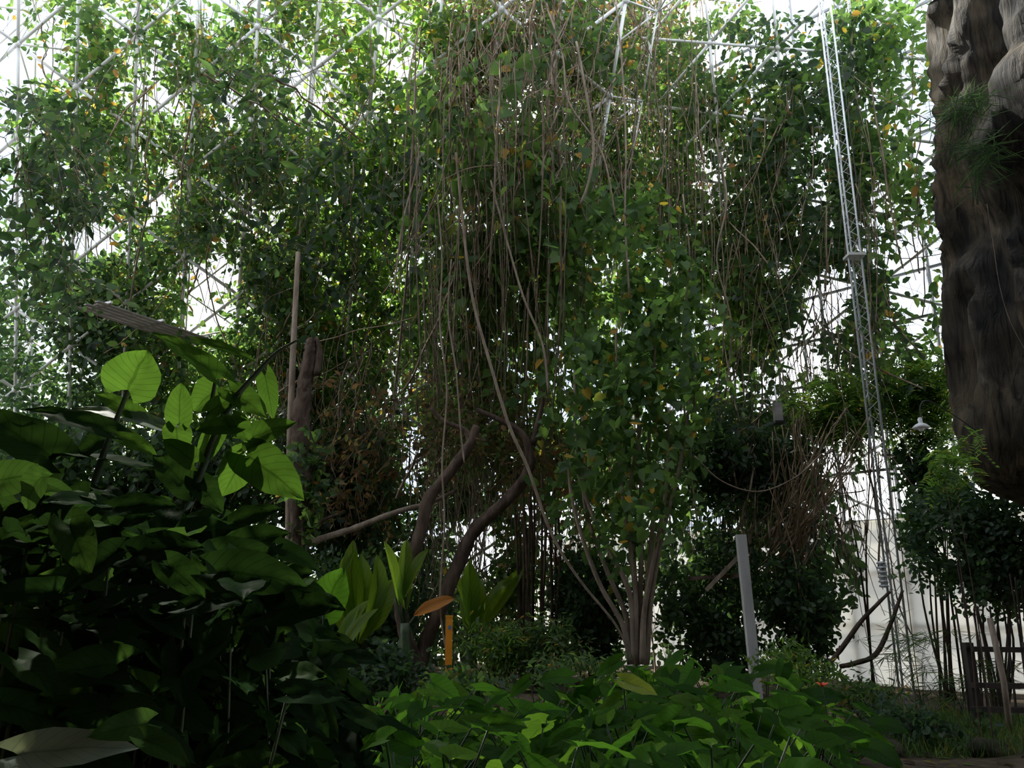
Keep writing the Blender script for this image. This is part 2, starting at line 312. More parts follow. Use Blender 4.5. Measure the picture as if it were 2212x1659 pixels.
class LeafSet:
    ts = np.array([0, .05, .12, .2, .32, .46, .6, .74, .86, .94, 1.]); vs = np.array([-1, -.7, -.35, 0, .35, .7, 1])
    wd = {'arrow': np.interp(ts, [0, .08, .18, .32, .48, .64, .8, .92, 1.], [.45, .82, .98, 1, .94, .78, .50, .22, 0.01]), 'paddle': np.interp(ts, [0, .08, .18, .32, .48, .64, .8, .92, 1.], [.12, .45, .75, .95, 1, .97, .82, .5, .02]), 'oval': np.interp(ts, [0, .08, .18, .32, .48, .64, .8, .92, 1.], [.08, .4, .75, 1, 1, .82, .5, .2, .01])}
    def __init__(s): s.V = []; s.F = []; s.U = []; s.n = 0
    def add(s, base, tip, width, nor, droop=.12, shape='arrow', fold=.12):
        base, tip = np.asarray(base, float), np.asarray(tip, float); ax = tip - base; L = np.linalg.norm(ax); T = ax / L; Bv = nrm(np.cross(T, nor)); N2 = np.cross(Bv, T)
        t, v = np.meshgrid(s.ts, s.vs, indexing='ij'); w = s.wd[shape][:, None] * width / 2
        lob = .24 if shape == 'arrow' else .02
        x = t * L - lob * L * np.abs(v) ** 1.5 * (1 - t) ** 3; y = v * w
        z = droop * L * (4 * t * (1 - t)) + fold * width * (1.3 * np.abs(v) - .6 * v * v) * (1 - .4 * t) + .035 * width * np.sin(t * 14 + v * 3 + s.n)
        V = base + x[..., None] * T + y[..., None] * Bv + z[..., None] * N2
        m, k = t.shape; idx = np.arange(m * k).reshape(m, k); q = np.stack([idx[:-1, :-1], idx[1:, :-1], idx[1:, 1:], idx[:-1, 1:]], -1).reshape(-1, 4)
        s.V.append(V.reshape(-1, 3)); s.F.append(q + s.n); s.U.append(np.stack([t, v], -1).reshape(-1, 2)); s.n += m * k; return s
    def build(s, name, mat, parent=None): return np_mesh(name, np.vstack(s.V), [np.vstack(s.F)], mat, parent, np.vstack(s.U), True)

ORD = ['first', 'second', 'third', 'fourth', 'fifth', 'sixth', 'seventh', 'eighth', 'ninth', 'tenth', 'eleventh', 'twelfth', 'thirteenth']

# ================================================================ SETTING
gx, gy = np.meshgrid(np.linspace(-22, 22, 89), np.linspace(-6, 40, 93), indexing='ij')
gz = .10 * np.sin(gx * .7 + 1) * np.cos(gy * .55) + .05 * np.sin(gx * 1.9 + gy * 1.3)
idx = np.arange(gx.size).reshape(gx.shape); q = np.stack([idx[:-1, :-1], idx[1:, :-1], idx[1:, 1:], idx[:-1, 1:]], -1).reshape(-1, 4)
struct(np_mesh('floor', np.stack([gx, gy, gz], -1).reshape(-1, 3), [q], SOIL, smooth=True))
struct(MB().box((0, -4, 3.2), (13.5, 0, 0), (0, .3, 0), (0, 0, 4)).build('light_block_front', BLOCK, smooth=False))  # unseen wall behind the camera, added to keep light off the foreground
struct(MB().beam((0, -4.2, 6.8), (0, 6.0, 10.2), 27, .4).build('light_block_roof', BLOCK, smooth=False))  # unseen slab overhead, added to block zenith light over the near plants
struct(MB().box((-13.3, 1.3, 4.5), (.25, 0, 0), (0, 5.6, 0), (0, 0, 5.6)).build('light_block_left', BLOCK, smooth=False))  # unseen side wall, added to cut the sky light from the left
def panel_wall(name, a, b, z1, gz, top, dv, dh):
    a, b = np.array(a, float), np.array(b, float); L = np.linalg.norm(b - a); d = (b - a) / L; nn = np.cross(d, [0, 0, 1.])
    r = bpy.data.objects.new(name, None); COL.objects.link(r); r.location = tuple(a); OFF[r.name] = a; struct(r)
    MB().box((a + b) / 2 + [0, 0, z1 / 2], (b - a) / 2, nn * .015, (0, 0, z1 / 2 + .1)).build('panel', CREAM, r, False)
    mv = MB(); mh = MB(); k = 0
    while k * dv <= L: p = a + d * k * dv - nn * .05; mv.beam(p, p + [0, 0, top], .045, .05); k += 1
    z = gz
    while z <= top: mh.beam(a + [0, 0, z] - nn * .08, b + [0, 0, z] - nn * .08, .045, .045); z += dh
    mv.build('mullion', MULL, r, False); mh.build('rail', MULL, r, False)
panel_wall('wall_back', (-14, 18.9, 0), (.9, 18.7, 0), 1.7, 1.7, 1.75, 1.3, 5)
panel_wall('wall_right', (1.0, 18.8, 0), (9.5, 10.6, 0), 2.5, .9, 13.5, .95, .85)

# ================================================================ SPACE FRAMES
def space_frame(label, p0, a, b, I, J, rad, cut=None, web=0.):
    N = {}
    for i in range(I[0], I[1] + 1):
        for j in range(J[0], J[1] + 1):
            if cut and cut(i, j): continue
            N[(i, j)] = p0 + a * i + b * (j + (.5 if i % 2 == 0 else 0))
    st = []
    for (i, j), p in N.items():
        e = i % 2 == 0
        for nb in ((i, j + 1), (i + 1, j + 1 if e else j), (i + 1, j if e else j - 1)):
            if nb in N: st.append((p, N[nb]))
    r = root('space_frame', label, 'space frame', N[(I[0], J[0])])
    def score(p):
        x, y, f = proj(p); return (0 if -40 < x < 2250 and -40 < y < 1300 else 50) + f
    st.sort(key=lambda s: score((s[0] + s[1]) / 2))
    for s in st[:100]: MB().tube(np.array(s), rad, 8).build('strut', WHITE, r)
    if len(st) > 100:
        m = MB()
        for s in st[100:]: m.tube(np.array(s), rad, 6)
        m.build('strut', WHITE, r)['kind'] = 'stuff'
    ns = sorted(N.values(), key=score)
    for p in ns[:70]: MB().sphere(p, rad * 2.1).build('node', WHITE, r)
    m = MB()
    for p in ns[70:]: m.sphere(p, rad * 2.1, 8)
    if len(ns) > 70: m.build('node', WHITE, r)['kind'] = 'stuff'
    if web:
        nn = nrm(np.cross(a, b)); nn = nn if nn[1] > 0 else -nn; m = MB(); Q = {k: p + nn * web + a * .67 for k, p in N.items()}
        for (i, j), q in Q.items():
            e = i % 2 == 0
            for nb in ((i, j), (i + 1, j + 1 if e else j), (i + 1, j if e else j - 1)):
                if nb in N: m.tube([q, N[nb]], rad * .6, 5)
            for nb in ((i, j + 1), (i + 1, j + 1 if e else j), (i + 1, j if e else j - 1)):
                if nb in Q: m.tube([q, Q[nb]], rad * .6, 5)
        m.build('web_strut', WHITE, r)['kind'] = 'stuff'
space_frame('white tubular space frame of the sloping glasshouse face behind the left and central vines', P0 - A, A, B, (-4, 10), (-5, 6), .031, lambda i, j: i > 8 and j < 3, 1.1)
space_frame('white tubular space frame leaning over the right side behind the lattice mast', np.array([2.6, 17.2, 6.]), np.array([.98, -.9, 0]), np.array([-.15, -.42, 1.3]), (-1, 7), (-4, 7), .028)

r = root('catwalk', 'grey plank catwalk jutting from the left space frame', 'catwalk', at(300, 690, 13.2))
ca, cb = at(185, 657, 12.6), at(440, 742, 14.8); d = nrm(cb - ca); sd = nrm(np.cross(d, [0, 0, 1.]))
for k in range(5):
    o = sd * (k - 2) * .14; MB().beam(ca + o + d * (k % 2) * .08, cb + o, .105, .02).build('plank', PLANK, r, False)
for t in (.08, .5, .92): c = ca + (cb - ca) * t + [0, 0, .035]; MB().beam(c - sd * .38, c + sd * .38, .04, .04).build('bearer', WHITE, r, False)

# ================================================================ MAST
mb0 = at(1957, 1500, 11.2); mb0[2] = g(mb0[0], mb0[1])
r = root('lattice_mast', 'slim galvanised triangular lattice mast rising before the right wall', 'mast', mb0)
SD = .18; cor = [np.array([SD * .577 * math.cos(q), SD * .577 * math.sin(q), 0]) for q in (math.radians(200), math.radians(320), math.radians(80))]
for c in cor: MB().tube([mb0 + c, mb0 + c + [0, 0, 13.]], .016, 8).build('leg', GALV, r)
for e in range(3):
    a, b = cor[e], cor[(e + 1) % 3]; z = .1; k = 0; pts = []
    while z < 12.8: pts.append(mb0 + (a if k % 2 else b) + [0, 0, z]); z += .17; k += 1
    MB().tube(pts, .0055, 5).build('brace', GALV, r, False)
zc = at(1862, 555, 11.2)[2]
MB().box(mb0 + [0, -.02, zc - mb0[2]], (.13, 0, 0), (0, .11, 0), (0, 0, .02)).build('collar', WHITE, r, False)
zi = at(1925, 1245, 11.2)[2] - mb0[2]
prof = []
for k in range(6): prof += [(.03, k * .06), (.06, k * .06 + .01), (.06, k * .06 + .03), (.03, k * .06 + .045)]
MB().lathe(mb0 + [-.17, -.1, zi - .15], prof, 12).build('insulator', GALV, r)
MB().tube(cr([mb0 + [.13, -.1, .1], mb0 + [.12, -.12, 4], mb0 + [.13, -.1, 8], mb0 + [.12, -.1, 12.5]], 6), .006, 5).build('cable', BLACK, r)

# ================================================================ ROCK
sil = [(-420, 1990), (-200, 1985), (0, 1998), (150, 2004), (280, 2022), (400, 2010), (500, 2028), (600, 2036), (700, 2032), (820, 2045), (930, 2060), (1000, 2080), (1058, 2125), (1098, 2215), (1112, 2300)]
sy_, sx_ = np.array([s[0] for s in sil]), np.array([s[1] for s in sil], float)
zlow = at(2215, 1100, 7.8)[2]; ztop = 9.2
nz_, na = 170, 140; rings = []
for i in range(nz_):
    u = i / (nz_ - 1); z = -.2 + (zlow + .2) * u / .12 if u < .12 else zlow + (ztop - zlow) * (u - .12) / .88
    ring = []
    for j in range(na):
        a = 2 * math.pi * j / na; ca_, sa_ = math.cos(a), math.sin(a)
        p = Vector((7.0 - 3.0 * abs(ca_) ** .9 * (1 if ca_ > 0 else -1), 8.5 + 2.1 * abs(sa_) ** .95 * (1 if sa_ > 0 else -1), z))
        q = Vector((p.x * .8 + p.z * .2, p.y * .8, p.z * .4)); q2 = Vector((p.x * 1.7 + p.z * .5, p.y * 1.7, p.z * .3)); q3 = Vector((p.x * 4.0 + p.z * 1.1, p.y * 4.0, p.z * .5))
        n1 = mnoise.noise(q) * .7; n2 = .2 - abs(mnoise.noise(q2 + Vector((5, 1, 2)))) * 1.05; n3 = (.05 - abs(mnoise.noise(q3)) * .2) + mnoise.noise(p * 6) * .02
        dd = (n1 + n2 + n3) * .8; ring.append((p.x - ca_ * dd * .8, p.y + sa_ * dd, z))
    rings.append(np.array(ring))
for it in range(2):
    sh = np.zeros(nz_)
    for i, ring in enumerate(rings):
        u = i / (nz_ - 1); px, py, f = proj(ring); k = int(np.argmin(np.where(f > 1, px, 1e9))); tgt = 2520 if u < .10 else np.interp(py[k], sy_, sx_); sh[i] = (tgt - px[k]) * f[k] / F
    ker = np.ones(7) / 7.; sm = np.convolve(np.pad(sh, 3, mode='edge'), ker, 'valid')
    for i in range(nz_): rings[i][:, 0] += sm[i]
V = np.vstack(rings)
m = MB().add(V, [(i * na + j, (i + 1) * na + j, (i + 1) * na + (j + 1) % na, i * na + (j + 1) % na) for i in range(nz_ - 1) for j in range(na)] + [tuple((nz_ - 1) * na + j for j in range(na))])
tag(m.build('rock_outcrop', ROCK), 'dark brown overhanging rock outcrop along the right edge', 'rock')
w = MB().tube(pp([(2132, 440), (2146, 530), (2160, 620), (2185, 700), (2240, 800)], 5.9), .0025, 5).build('wire', STEMB)
tag(w, 'thin pale wire hanging down the face of the dark rock', 'wire')

def sedge(label, base, n, h, spread, rayl, nray, mat, name='umbrella_sedge', group=None, lean=(0, 0), sr=.006):
    r = root(name, label, 'sedge', base, group); P, T, N2, LL = [], [], [], []
    for k in range(n):
        a = rng.uniform(0, 6.28); d = np.array([math.cos(a), math.sin(a), 0]) * spread * rng.uniform(.2, 1) + np.array([lean[0], lean[1], 0]); hh = h * rng.uniform(.3, 1.1)
        tip = base + d + [0, 0, hh]; MB().tube(cr([base + rng.normal(0, .04, 3) * [1, 1, 0], base + d * .3 + [0, 0, hh * .6], tip], 4), [sr, sr * .5], 4).build('stem', STEMG, r)
        for q in range(nray):
            b = rng.uniform(0, 6.28); P.append(tip); T.append([math.cos(b), math.sin(b), rng.uniform(-.9, .45)]); N2.append([rng.normal(0, .5), -.6, .6]); LL.append(rayl * rng.uniform(.6, 1.1))
    leaf_cloud('foliage', np.array(P), np.array(LL), np.array(T), np.array(N2), 'ray', mat, r); return r
for k, (px, py, Y, lab) in enumerate([(2085, 290, 6.7, 'spiky sedge tuft growing high on the rock, uppermost of three'), (2105, 440, 6.5, 'spiky sedge tuft hanging in the middle of the rock face, largest of three'), (2050, 350, 7.0, 'small spiky sedge tuft at the left rim of the rock')]):
    sedge(lab, at(px, py, Y), 12, .4, .25, .3, 14, LD, 'sedge_tuft', 'sedge tufts on the rock', (-.05, -.2), .003)
for k, (px, Y, h, lab) in enumerate([(1925, 10.2, .9, 'fine-leaved umbrella sedge clump just left of the mast foot'), (1990, 9.8, 1.1, 'tall umbrella sedge clump in front of the mast foot'), (2040, 10.2, .9, 'umbrella sedge clump between the mast and the wooden rail'), (2075, 9.2, .7, 'low umbrella sedge clump nearest the wooden rail'), (2150, 10., 1.0, 'umbrella sedge clump behind the wooden rail')]):
    b = at(px, 1500, Y); b[2] = g(b[0], b[1]); sedge(lab, b, 12, h, .42, .26, 12, LM, group='umbrella sedges by the mast', sr=.004)

# ================================================================ FENCE, POSTS, LAMPS
fb = at(2112, 1500, 8.6); fb[2] = g(fb[0], fb[1])
r = root('wooden_rail_fence', 'dark wooden rail fence at the lower right edge', 'fence', fb)
def vp(px, y0, y1, Y): a = at(px, y0, Y); b = a.copy(); b[2] = at(px, y1, Y)[2]; return a, b
for px in (2112, 2245):
    b, t = vp(px, 1550, 1388, 8.6); b[2] = -.05; MB().beam(b, t, .08, .08).build('post', WOODD, r, False)
for y in (1402, 1480, 1532): MB().beam(at(2100, y, 8.5), at(2330, y + 4, 8.5), .05, .05).build('rail', WOODD, r, False)
b, t = vp(2172, 1520, 1335, 8.2); b[2] = -.05
tag(MB().tube([b, (b + t) / 2 + [.015, 0, 0], t + [-.03, 0, 0]], .028, 10).build('wooden_stake', BARKT), 'round tan wooden stake standing by the dark rail fence', 'stake')

ob = at(968, 1466, 11.); ob[2] = g(ob[0], ob[1]) - .05; oz = at(968, 1333, 11.)[2]
r = root('marker_post', 'flat orange marker post standing among the plants', 'post', ob)
bl = MB().box((ob[0], ob[1], (ob[2] + oz) / 2), (.045, 0, 0), (0, .012, 0), (0, 0, (oz - ob[2]) / 2)).build('blade', ORANGE, r, False)
MB().box((ob[0], ob[1], oz + .01), (.048, 0, 0), (0, .016, 0), (0, 0, .012)).build('cap', ORANGE, r, False)
MB().box((ob[0] + .01, ob[1] - .014, oz - .13), (.018, 0, 0), (0, .002, 0), (0, 0, .025)).build('decal', BLUE, bl, False)

b = at(1632, 1447, 10.6); t = at(1600, 1155, 10.6); b[2] = -.05
r = root('timber_support', 'pale grey timber post with side braces in front of dark shrubs', 'post', b)
MB().beam(b, t, .12, .1).build('post', WOODG, r, False)
MB().beam(at(1602, 1196, 10.72), at(1525, 1275, 10.8), .05, .05).build('brace', BARKT, r, False)
MB().beam(at(1608, 1243, 10.72), at(1486, 1250, 11.0), .05, .05).build('crossbar', BARK, r, False)

c = at(1990, 925, 7.4); r = root('pendant_lamp', 'small white saucer lamp hanging beside the rock', 'lamp', c)
sh = MB().lathe(c, [(.075, 0), (.078, .008), (.05, .035), (.02, .05), (.018, .1), (.004, .105)], 20).build('lamp_shade', WHITE, r)
MB().sphere(c + [0, 0, -.005], .028).build('bulb', BULB, sh)
MB().tube(pp([(1990, 905), (1987, 880), (1997, 866), (2020, 872), (2050, 890), (2110, 930)], 7.4), .006, 6).build('arm', BLACK, r)
c = at(1680, 890, 11.6); r = root('flood_light', 'grey box flood light hanging from a bracket above dark shrubs', 'lamp', c)
ho = MB().box(c, (.055, 0, 0), (0, .06, 0), (0, 0, .14)).build('housing', PLANK, r, False)
MB().box(c + [0, 0, -.16], (.07, 0, 0), (0, .08, 0), (0, 0, .018)).build('rim', BLACK, ho, False)
MB().tube([c + [0, 0, .13], c + [.02, .1, .42], c + [.15, .6, .55]], .012, 6).build('hanger', GALV, r)

# ================================================================ TREES
def poly_thing(name, lab, cat, pts, Y, rad, mat, n=10, jit=.05, ground=False):
    p = pp(pts, Y)
    if ground: p = np.vstack([[p[0, 0], p[0, 1], -.05], p]) if p[0, 2] > .05 else p
    return tag(MB().tube(p, rad, n, jit).build(name, mat), lab, cat)
r = root('broken_tree', 'thick dark dead trunk with a jagged broken top, left of centre', 'tree', at(650, 1440, 12.5) * [1, 1, 0])
MB().tube(pp([(645, 1430), (645, 1200), (650, 1000), (652, 880), (668, 780), (674, 732)], 12., 10), [.17, .15, .15, .14, .115, .1, .08], 16, .13).build('trunk', BARK, r)
MB().tube(pp([(685, 810), (690, 760), (684, 728)], 11.95), [.06, .05, .02], 7, .1).build('splinter', BARK, r)
MB().tube(pp([(648, 1185), (690, 1165), (770, 1140), (850, 1108), (930, 1085), (985, 1060)], [12., 12.5, 13.]), [.055, .045, .03], 8, .05).build('branch', BARKT, r)
MB().tube(pp([(655, 1175), (690, 1130), (730, 1110)], 12.), [.04, .02], 7, .05).build('branch', BARK, r)
poly_thing('bare_pole', 'bare tan pole trunk rising just behind the broken dark trunk', 'trunk', [(622, 1440), (624, 1150), (628, 900), (636, 700), (644, 545)], 12.3, [.06, .055, .04], BARKT, 10, .03, True)

r = root('forked_tree', 'brown tree with two curving trunks bending to the right near the centre', 'tree', at(900, 1450, 11.6) * [1, 1, 0])
MB().tube(pp([(900, 1460), (880, 1390), (866, 1300), (884, 1220), (908, 1150), (925, 1080), (968, 1025), (1012, 965), (1030, 920)], 11.6), [.12, .1, .09, .09, .085, .08, .06], 12, .07).build('trunk', BARK, r)
MB().tube(pp([(905, 1465), (915, 1400), (952, 1310), (985, 1230), (1022, 1150), (1085, 1090), (1132, 1035), (1145, 985), (1120, 930), (1030, 885)], 11.7), [.11, .1, .1, .1, .09, .085, .07, .05, .035], 12, .07).build('trunk', BARK, r)
MB().tube(pp([(1015, 960), (1005, 930), (960, 910), (930, 880)], 11.6), [.05, .025], 8, .05).build('branch', BARK, r)
MB().tube(pp([(1150, 960), (1165, 900), (1175, 860)], 11.7), [.05, .025], 8, .05).build('branch', BARK, r)
P = at(rng.normal(1010, 85, 260), rng.normal(900, 50, 260), rng.normal(12.5, .4, 260)); P, T, N2 = sprays(P, .1); leaf_cloud('foliage', P, rng.uniform(.06, .13, len(P)), T, N2, 'oval', LR, r)

r = root('multi_stemmed_tree', 'slender tan stems fanning up from one foot into a tall grey green leafy column', 'tree', at(1378, 1435, 11.4) * [1, 1, 0])
for l in ([(1362, 1435), (1345, 1350), (1290, 1250), (1240, 1100), (1225, 980)], [(1368, 1435), (1362, 1290), (1322, 1200), (1275, 1100), (1247, 1000), (1240, 800)], [(1375, 1435), (1370, 1250), (1348, 1100), (1336, 950), (1330, 720)],
          [(1383, 1435), (1384, 1250), (1384, 1050), (1375, 850)], [(1390, 1435), (1400, 1250), (1411, 1100), (1402, 950), (1420, 700)], [(1396, 1435), (1406, 1300), (1432, 1150), (1470, 1000), (1492, 850)], [(1379, 1435), (1376, 1300), (1366, 1180), (1362, 1040), (1390, 900)],
          [(1366, 1435), (1352, 1330), (1306, 1220), (1262, 1080), (1258, 900)], [(1388, 1435), (1392, 1320), (1418, 1180), (1440, 1040), (1445, 880)]):
    MB().tube(pp(l, 11.3 + rng.uniform(-.15, .15)), [.048, .036, .03, .025, .016], 8, .04).build('stem', BARKT, r)
n = 660; py = np.concatenate([rng.normal(800, 140, n // 2), rng.uniform(400, 1080, n // 2 - 40), rng.uniform(1030, 1170, 40)]); n = len(py); wob = (vnoise(py / 55., py * 0 + 3.3) - .5)
px = 1395 + rng.normal(0, 1, n) * (50 + 80 * np.abs(wob)) + wob * 100 - (py > 860) * 30 + (py > 650) * rng.normal(0, 42, n) - (py < 600) * rng.uniform(-40, 90, n)
P = at(px, py, rng.normal(11.4, .5, n)); P = P[gapkeep(P, .27, 60.)]; P, T, N2 = sprays(P, .15, 8, 1.2); leaf_cloud('foliage', P, rng.uniform(.08, .19, len(P)), T, N2, 'heart', LG, r)

for lab, pts, Y, rad in [
    ('long tan liana sweeping down from upper centre and bending right past the forked tree', [(985, 330), (1000, 480), (1020, 640), (1060, 790), (1100, 920), (1140, 1010), (1190, 1150), (1250, 1250), (1330, 1350), (1365, 1430)], 11., [.02, .024, .014]),
    ('tan liana slanting down just right of the long sweeping one', [(1060, 390), (1095, 520), (1130, 640), (1172, 745), (1185, 850)], 11., .016),
    ('loose pale liana loop hanging below the top centre struts', [(1245, 90), (1262, 180), (1282, 310), (1272, 390), (1255, 440)], 10., .018),
    ('thin pale liana hanging straight down left of the sweeping one', [(945, 420), (955, 560), (950, 700), (965, 840), (955, 1000), (960, 1130), (950, 1300), (962, 1400)], 11.2, .013),
    ('thin liana twisting beside the straight pale one above the forked tree', [(975, 560), (968, 680), (985, 800), (995, 930), (1003, 1000)], 11.2, .012),
    ('thin brown liana dropping from the top beside the bare brown curtain', [(1330, 0), (1345, 160), (1352, 320), (1350, 480), (1360, 640)], 10.8, .014),
    ('brown liana trailing down right of the leafy column', [(1475, 420), (1490, 560), (1478, 700), (1500, 850), (1492, 1000), (1510, 1150)], 11.2, .012),
    ('crooked pale liana leaning from the top centre toward the right struts', [(1180, 10), (1215, 120), (1228, 220), (1300, 330), (1330, 470)], 10.6, .013),
    ('pale liana slanting left across the fresh green vines', [(905, 60), (880, 200), (905, 330), (870, 480), (850, 640)], 11.2, .013),
    ('crooked thin liana between the fan-shaped tree and the bright opening', [(1545, 300), (1570, 430), (1548, 560), (1580, 700), (1566, 860)], 11.6, .013),
    ('slack thin liana curving under the dark shrubs toward the mast', [(1500, 985), (1560, 1040), (1640, 1062), (1720, 1030), (1775, 980)], 10.9, .010)]:
    tag(MB().tube(pp(pts, Y), rad, 7, .04).build('liana', BARKT), lab, 'liana')
for lab, pts in [('curved brown branch slanting from the ground to the mast insulator', [(1785, 1440), (1815, 1405), (1862, 1340), (1922, 1278)]), ('sagging brown branch looping from the ground up to the mast', [(1815, 1440), (1850, 1432), (1893, 1412), (1925, 1345), (1950, 1275)])]:
    tag(MB().tube(pp(pts, 10.9), [.03, .034, .02], 8, .05).build('bent_branch', BARK), lab, 'branch')

# ================================================================ VINES ON THE FRAMES
NEAR = (-1.9, .25); MIDF = (.6, 2.2); RV = (.2, 1.9)
vine('sparse small-leaved vine with rusty leaves in the top left corner', 0, 340, -30, 300, .80, .165, LM, NEAR, nst=12)
vine('small-leaved green vine covering the top struts left of centre', 330, 640, -30, 330, .85, .165, LM, NEAR, nst=12)
vine('green vine netted over the frame nodes near the top, left of centre', 610, 960, -30, 330, .87, .165, LB, NEAR, nst=14)
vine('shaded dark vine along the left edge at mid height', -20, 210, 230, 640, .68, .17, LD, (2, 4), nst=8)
vine('mixed green and brown vine around the leftmost bright opening', 120, 450, 270, 660, .90, .165, LM, NEAR, nst=12)
vine('dense fresh green vine over the crossing struts left of centre', 420, 690, 280, 740, .91, .165, LM, NEAR, nst=14)
vine('leafy green vine clothing the frame above the broken trunk', 650, 970, 290, 720, .91, .165, LB, NEAR, nst=14)
vine('dark clumped vine drooping across the middle of the left frame', 380, 900, 180, 640, .5, .18, LD, (.3, 1.4), nst=16, lo=.36)
vine('hanging vine with large heart-shaped leaves at upper centre', 960, 1240, 150, 620, .86, .19, LG, MIDF, 'heart', 16)
vine('brown-stemmed hanging vine with thin foliage at the top centre', 940, 1240, -30, 270, .82, .14, LR, NEAR, nst=18, sr=.012)
vine('small-leaved green vine behind the large heart leaves at upper centre', 940, 1300, 60, 620, .9, .16, LM, NEAR, nst=14)
vine('dry brown vine curtain with scattered leaves right of the top centre', 1190, 1510, -30, 430, .82, .14, LR, NEAR, nst=22, sr=.012)
vine('green vine climbing through the dry brown curtain right of centre', 1200, 1540, 20, 640, .9, .17, LM, (-.4, 1.6), nst=14)
vine('heart-leaved vine hanging over the centre behind the sweeping liana', 990, 1300, 520, 1000, .9, .18, LG, MIDF, 'heart', 16)
vine('thin vine strands hanging between leafy column and right opening', 1460, 1700, 80, 600, .9, .16, LM, RV, nst=18)
vine('dark green vine curtain below the top right struts', 1580, 1870, 60, 520, .88, .17, LD, RV, nst=12)
vine('grey green vine spreading across the top right beside the rock', 1760, 2030, -30, 370, .86, .17, LG, RV, nst=10)
vine('dark drooping vine slanting across the bright right opening', 1560, 1880, 450, 820, .84, .17, LD, RV, nst=14, slant=.12)
vine('sparse vine between the mast and the rock', 1840, 2050, 300, 800, .78, .16, LM, RV, nst=10)
vine('chain of round heart leaves dangling below the right opening', 1690, 1790, 680, 850, .60, .17, LD, (2, 2.6), 'heart', 4, even=0)
vine('dark bushy vine at the left edge above the big-leaved shrub', -20, 300, 560, 1000, .94, .16, LD, NEAR, nst=14)
vine('vine hanging beneath the catwalk on the left', 240, 660, 690, 1080, .95, .16, LM, NEAR, nst=14)
vine('shaded vine behind the broken trunk', 590, 960, 640, 1060, .95, .16, LM, NEAR, nst=14)
vine('dark vine mass filling the gap behind the forked tree', 690, 1060, 880, 1250, .94, .16, LD, NEAR, nst=14)
vine('thin vine with yellowing leaves left of the bright right opening', 1480, 1680, 500, 920, .86, .16, LB, RV, 'heart', 14)
vine('russet dead leaf curtain hanging beside the bamboo clump', 1080, 1250, 980, 1300, .64, .12, LRR, (2, 3.6), nst=16)
vine('brown withered vine draped beside the broken trunk', 700, 880, 840, 1120, .45, .12, LRR, (1.0, 2.2), nst=12)
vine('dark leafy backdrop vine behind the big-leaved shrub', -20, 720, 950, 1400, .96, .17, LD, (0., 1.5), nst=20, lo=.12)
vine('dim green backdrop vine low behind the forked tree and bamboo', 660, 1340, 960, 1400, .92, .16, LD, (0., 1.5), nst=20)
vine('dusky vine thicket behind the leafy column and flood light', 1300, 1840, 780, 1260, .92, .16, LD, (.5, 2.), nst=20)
vine('dark sprig of long leaves hanging before the struts at upper left', 390, 640, 130, 330, .45, .2, LD, (4, 5), 'lance', 5, slant=.9, even=0)
vine('dark leaf spray drooping in from the left edge', -30, 170, 290, 480, .5, .2, LD, (4, 5), 'lance', 5, slant=.2)
tangle('bare brown root curtain at the top centre', 980, 1520, -40, 500, 520, (.2, 2.6), wob=.75)
tangle('brown hanging stems beside the sweeping liana', 900, 1250, 380, 960, 240, (.6, 2.8), wob=.6)
tangle('rusty brown stems over the left frame', 300, 960, -20, 700, 230, (-.6, .8), r=.008)
tangle('dry brown stems hanging below the forked tree', 900, 1280, 900, 1330, 300, (1, 3.2), wob=.7)
tangle('tan stems threaded through the right hand vines', 1460, 1900, 200, 1180, 320, (.6, 2.8), r=.008, wob=.7)
tangle('thin brown stems behind the broken trunk', 560, 900, 700, 1180, 220, (.3, 1.6))
tangle('rusty brown vine snarl among the dark shrubs on the right', 1560, 1850, 900, 1220, 200, (1.5, 3.4))
tangle('long straight pale vines hanging through the centre', 880, 1560, 100, 1150, 260, (1.0, 3.2), BARKT, .008, 'hanging_vines', .17, .3, .8)

# ================================================================ SHRUBS
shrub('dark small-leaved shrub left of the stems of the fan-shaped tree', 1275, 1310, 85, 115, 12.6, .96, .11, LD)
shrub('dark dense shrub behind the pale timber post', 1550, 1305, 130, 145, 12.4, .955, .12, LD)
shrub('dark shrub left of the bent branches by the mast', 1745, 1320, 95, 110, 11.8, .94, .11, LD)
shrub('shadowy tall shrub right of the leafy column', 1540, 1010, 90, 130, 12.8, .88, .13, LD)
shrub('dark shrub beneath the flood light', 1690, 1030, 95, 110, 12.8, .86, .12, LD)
shrub('feathery bright green tree beside the mast at mid height', 1820, 880, 110, 75, 12.2, .84, .09, LB, name='feathery_tree', cat='tree', pin=True)
shrub('feathery bright green tree reaching toward the saucer lamp', 1985, 860, 85, 110, 11.8, .86, .09, LB, name='feathery_tree', cat='tree', pin=True)
shrub('small bright sprig of paired leaves under the rock edge', 2055, 985, 40, 60, 7.6, .6, .06, LB, name='feathery_sapling', cat='sapling', pin=True, sr=.008)
shrub('large dark small-leaved shrub under the rock on the right', 2105, 1170, 145, 135, 10., .965, .09, LD)
shrub('dark shrub between the mast and the feathery trees', 1990, 1060, 75, 120, 11.6, .88, .1, LD)
shrub('low leafy bush right of the orange marker post', 1080, 1400, 80, 60, 11.4, .88, .10, LB, 'lance')
shrub('low leafy bush right of the bamboo clump', 1190, 1400, 60, 70, 11.2, .85, .1, LM, 'lance')
shrub('low dim bush left of the orange marker post', 830, 1440, 100, 45, 10., .93, .11, LD)
shrub('low fresh green ground bush at the foot of the orange marker post', 1010, 1478, 110, 34, 9.4, .9, .09, LM, 'oval')
shrub('low leafy ground bush in front of the fan-shaped tree', 1260, 1455, 120, 34, 9.0, .88, .09, LM, 'lance')
shrub('yellow green ferny bush in front of the bent branches', 1715, 1440, 80, 45, 9., .85, .08, LB, 'lance')
